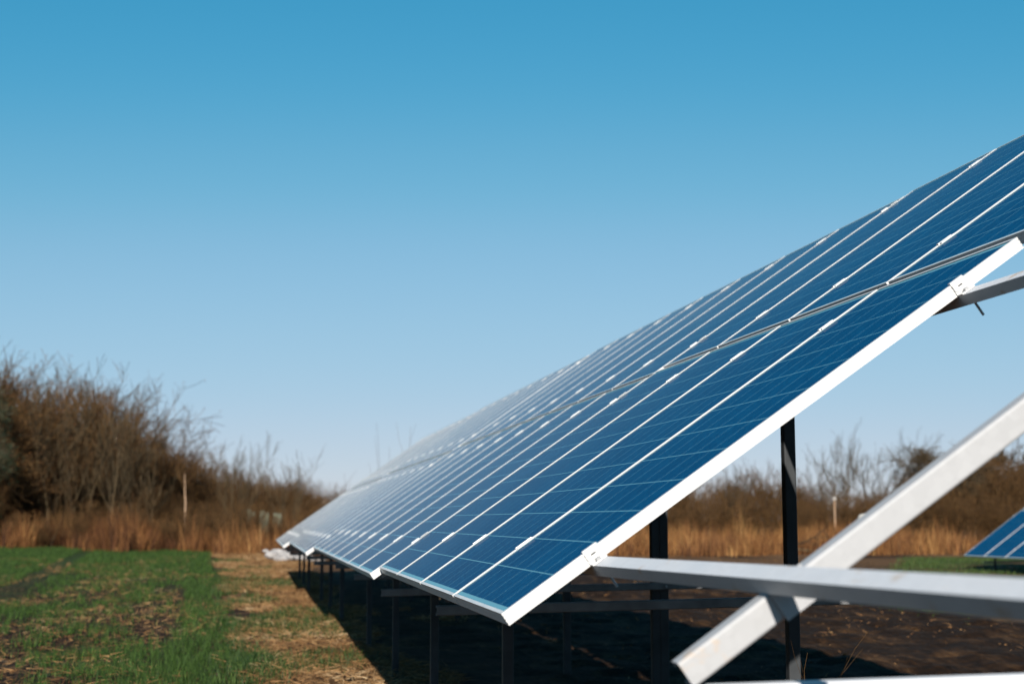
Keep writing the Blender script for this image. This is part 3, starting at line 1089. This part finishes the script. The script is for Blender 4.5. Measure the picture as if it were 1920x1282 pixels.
# pale slender trunk in front of the thicket
rs = np.random.default_rng(9)
th, tn, tips = Wood(), Wood(), []
q = np.array([0, 0, -.1]); d = np.array([.02, 0, 1.])
for i in range(8):
    d = d + np.array([rs.normal(.01, .05), rs.normal(0, .05), 0]); d /= np.linalg.norm(d)
    q2 = q + d * .42; th.seg(q, q2, .055 - .005 * i, .05 - .005 * i, .9); q = q2
    if i > 4:
        for _ in range(3): grow(th, tn, rs, q, np.array([rs.normal(0, .6), rs.normal(0, .6), 1]), .8, .012, 1, .05, .4, 4, tips)
tm, cm = th.mesh('trunk', 6), tn.mesh('twigs'); tm.materials.append(M_PALE_BARK); cm.materials.append(M_TWIG)
r_ = empty('young_tree', (tan_x(348, 64), 64, 0))
tag(r_, 'slender young tree with a pale trunk standing among the reeds', 'tree')
link('trunk', tm, None, r_); link('crown', cm, None, r_)

# right hedge behind the array
right = []
for i in range(40):
    f = i / 39
    px = 1130 + 830 * f + rr.uniform(-14, 14)
    y = 78 + rr.uniform(0, 14) + 6 * math.sin(f * 7)
    top = np.interp(px, [1130, 1250, 1350, 1420, 1500, 1545, 1600, 1680, 1760, 1830, 1880, 1960], [900, 895, 882, 880, 885, 905, 918, 905, 880, 862, 840, 835])
    right.append((px, y, ((976 - top) / 2667 * y + EYE) * rr.uniform(.8, 1.05)))
for (px, y, hgt) in right:
    dense = rr.random() < (.75 if px > 1650 else .5)
    pr = rr.choice(THICKET if dense else SCRUB)
    where = right_where(px)
    g = ('brown hedge shrubs ' if dense else 'grey hedge scrub ') + where
    lb = ('dense brown hedge shrub ' if dense else 'thin bare hedge scrub ') + where
    place('hedge_shrub', pr, (tan_x(px, y), y), hgt / 4.6, rr.uniform(0, 6), lb, 'shrub', g)
for i in range(26):
    px = 1140 + 800 * i / 25 + rr.uniform(-10, 10)
    y = 73 + rr.uniform(0, 5)
    place('hedge_shrub', rr.choice(THICKET), (tan_x(px, y), y), rr.uniform(.45, .66), rr.uniform(0, 6),
          'low brown bush at the hedge foot, ' + right_where(px), 'shrub', 'low hedge bushes ' + right_where(px))
for px, top, y, k, lb in ((1590, 812, 82, 0, 'bare sapling with long whip-like shoots, left one of the pair behind the white diagonal rafter'),
                          (1632, 815, 84, 1, 'bare sapling with steep shoots, right one of the pair behind the white diagonal rafter'),
                          (1548, 850, 88, 1, 'faint thin sapling beside the tall dark rear post'),
                          (1370, 868, 84, 0, 'bare shrubby sapling just left of the tall dark rear post')):
    hgt = (976 - top) / 2667 * y + EYE
    place('sapling', SHOOTS[k], (tan_x(px, y), y), hgt / 5.4, rr.uniform(0, 6), lb, 'tree', 'bare saplings in the right hedge', parts=('trunk', 'crown', 'leaves'))

tm, cm, tips = tree_proto(305, 4.6, .30, 2.3, .12, .02, 8, 3)
tm.materials.append(M_BARK); cm.materials.append(M_TWIG_GREY)
norm_h((tm, cm), 5.2)
for px, y, s, lb in ((1728, 80, 1.05, 'rounded bare tree with dark twiggy crown left of the diagonal rafter, rising from the hedge'),
                     (1795, 86, 1.02, 'rounded bare tree half hidden behind the diagonal rafter'),
                     (1902, 90, 1.15, 'large bare tree at the right edge behind the far solar table')):
    r_ = empty('bare_tree', (tan_x(px, y), y, 0)); r_.scale = (s, s, s); r_.rotation_euler.z = px
    tag(r_, lb, 'tree', 'rounded bare trees in the right hedge')
    link('trunk', tm, None, r_); link('crown', cm, None, r_)


# ------------------------------------------------------------------ small things
def stone_mesh(seed):
    import bmesh
    rs = random.Random(seed)
    bm = bmesh.new()
    bmesh.ops.create_icosphere(bm, subdivisions=2, radius=.5)
    for v in bm.verts:
        n = math.sin(v.co.x * 5 + seed) * math.cos(v.co.y * 6 + seed * 2) + rs.uniform(-.5, .5)
        v.co *= 1 + .14 * n
        v.co.z *= .65
    me = bpy.data.meshes.new('stone'); bm.to_mesh(me); bm.free()
    me.materials.append(M_STONE)
    return me


stones = [stone_mesh(i) for i in range(4)]
for i, (px, y, s, z) in enumerate(((498, 45, .20, .30), (510, 44.6, .55, .18), (522, 45, .62, .22), (534, 44.4, .50, .2), (541, 43.6, .55, .14), (529, 43.2, .5, .1),
                                   (553, 43.8, .45, .1), (568, 44.2, .5, .08), (585, 44, .42, .08), (602, 44.5, .4, .06))):
    o = link('stone', stones[i % 4], None, None, (tan_x(px, y), y, z), (0, 0, i * 1.3))
    o.scale = (s * .9, s * .8, s * .75)
    side = ['small round white stone lying apart at the left of the pile', 'large white stone at the left end of the pile beyond the array',
            'biggest white stone on top of the pile beyond the array', 'white stone in the middle of the pile, right of the biggest',
            'pale stone at the front right of the pile', 'pale stone at the front foot of the pile', 'beige stone just right of the white pile',
            'beige stone under the corner of the farthest table', 'small beige stone under the farthest table', 'last small beige stone, rightmost under the farthest table'][i]
    tag(o, side, 'stone', 'stones in a pile beyond the end of the row')


def far_building():
    y = 190
    x = tan_x(597, y)
    r_ = empty('farm_building', (x, y, 0))
    tag(r_, 'small pale farm building showing low behind the thicket left of the array', 'building')
    w, d, h = 3.4, 4.0, 3.4
    mb = MB(); mb.box(-w / 2, 0, 0, w / 2, d, h); mb.add([(-w / 2, 0, h), (w / 2, 0, h), (0, 0, h + .9), (-w / 2, d, h), (w / 2, d, h), (0, d, h + .9)], [(0, 1, 2), (3, 5, 4)])
    link('wall', mb.mesh('wall'), M_WALL, r_)
    mb = MB()
    for s in (-1, 1):
        mb.add([(s * (w / 2 + .25), -.2, h - .15), (0, -.2, h + 1.0), (0, d + .2, h + 1.0), (s * (w / 2 + .25), d + .2, h - .15),
                (s * (w / 2 + .25), -.2, h - .05), (0, -.2, h + 1.1), (0, d + .2, h + 1.1), (s * (w / 2 + .25), d + .2, h - .05)],
               [(0, 1, 2, 3), (4, 7, 6, 5), (0, 4, 5, 1), (1, 5, 6, 2), (2, 6, 7, 3), (3, 7, 4, 0)])
    link('roof', mb.mesh('roof'), M_ROOF, r_)
    mb = MB(); mb.box(-.5, -.04, 1.3, .5, 0.02, 2.3)
    f_ = link('window', mb.mesh('window'), M_WHITE, r_)
    mb = MB(); mb.box(-.42, -.05, 1.38, .42, -.041, 2.22)
    link('pane', mb.mesh('pane'), M_GLASSDARK, f_)


far_building()


def green_fence():
    y = 78
    xa = tan_x(462, y); xb = tan_x(528, y)
    r_ = empty('sheet_fence', (xa, y, 0))
    tag(r_, 'faded pale green sheet fence half hidden by reeds left of the array', 'fence')
    n = 8
    for i in range(n):
        w = (xb - xa) / n
        if i in (2, 5): continue
        mb = MB(); mb.box(i * w + .01, rr.uniform(-.02, .02), .2, (i + 1) * w - .01, .04, 1.75 + rr.uniform(-.15, .1))
        link('board', mb.mesh('board'), M_GREENPALE, r_)
    mb = MB(); mb.box(0, .045, .8, xb - xa, .09, .9)
    link('rail', mb.mesh('rail'), M_BARK, r_)


green_fence()


def pole(px, y, h, label, headr):
    r_ = empty('marker_post', (tan_x(px, y), y, 0))
    tag(r_, label, 'post')
    mb = MB(); mb.cyl((0, 0, -.2), (0, 0, h), .035, 8); link('pole', mb.mesh('pole'), M_PALE_BARK, r_)
    mb = MB()
    prof = [(0, -.9), (.7, -.8), (1, -.3), (1, .4), (.65, .85), (0, 1)]
    n = 12
    v = [(headr * r * math.cos(2 * math.pi * i / n), headr * r * math.sin(2 * math.pi * i / n), h + headr * z) for r, z in prof for i in range(n)]
    f = [(a * n + i, a * n + (i + 1) % n, (a + 1) * n + (i + 1) % n, (a + 1) * n + i) for a in range(len(prof) - 1) for i in range(n)]
    mb.add(v, f); link('cap', mb.mesh('cap'), M_WHITE, r_)


pole(1566, 70, 2.35, 'thin post with a small white cap in front of the right hedge', .09)
pole(1618, 60, 1.32, 'stake with a rounded white cap, just above the diagonal rafter', .20)

# fallen branches in the dry grass
for px, y, ln, an, lb in ((1520, 50, 2.2, .3, 'long grey fallen branch lying in the dry grass right of the dark rear post'),
                          (1512, 48.5, 1.7, -.15, 'shorter grey fallen branch just below the long one')):
    rs = np.random.default_rng(int(px)); w1, w2, tp = Wood(), Wood(), []
    grow(w1, w2, rs, (0, 0, .15), (math.cos(an), math.sin(an), .05), ln, .06, 2, 0, .4, 3, tp)
    tm, cm = w1.mesh('limb', 5), (w2.mesh('twigs') if w2.a else None)
    tm.materials.append(M_TWIG_GREY)
    r_ = empty('fallen_branch', (tan_x(px, y) - ln / 2, y, .05)); tag(r_, lb, 'branch', 'fallen branches in the dry grass')
    link('limb', tm, None, r_)
    if cm: cm.materials.append(M_TWIG_GREY); link('twigs', cm, None, r_)

# dead weed in front of the tall rear post
rs = np.random.default_rng(77); w1, w2, tp = Wood(.001), Wood(.001), []
for i in range(5):
    grow(w1, w2, rs, (0, 0, 0), (rs.normal(.05, .07), rs.normal(0, .1), 1), .42 + rs.uniform(0, .2), .0022, 1, .03, .22, 3, tp, thick_r=.0015)
tm, cm = w1.mesh('stalks', 4), w2.mesh('twigs')
tm.materials.append(M_TWIG); cm.materials.append(M_TWIG)
r_ = empty('dead_weed', (2.50, 6.35, 0)); tag(r_, 'thin dead weed stalks standing in front of the tall dark rear post', 'weed')
link('stalks', tm, None, r_); link('twigs', cm, None, r_)

# self-sown tall dry stalks sticking out of the reeds and past the far panels
for px, y, h in ((704, 46, 2.9), (742, 47, 3.15), (380, 60, 1.9), (95, 62, 2.0), (655, 47, 2.2)):
    rs = np.random.default_rng(px); w1, w2, tp = Wood(.005), Wood(.004), []
    grow(w1, w2, rs, (0, 0, 0), (rs.normal(0, .04), 0, 1), h, .014, 1, .12, .10, 7, tp, thick_r=.008)
    r_ = empty('dry_stalk', (tan_x(px, y), y, 0))
    lb = {704: 'dry stalk with a feathery tip just above the far end of the panels', 742: 'taller dry stalk rising above the far end of the panels',
          380: 'dry stalk leaning out of the reeds right of the pale trunk', 95: 'dry stalk in the reeds at the left',
          655: 'short dry stalk behind the far corner of the row'}[px]
    tag(r_, lb, 'plant', 'tall dry stalks')
    tm = w1.mesh('stem', 4); tm.materials.append(M_TWIG_GREY); link('stem', tm, None, r_)
    cm = w2.mesh('twigs'); cm.materials.append(M_TWIG); link('twigs', cm, None, r_)
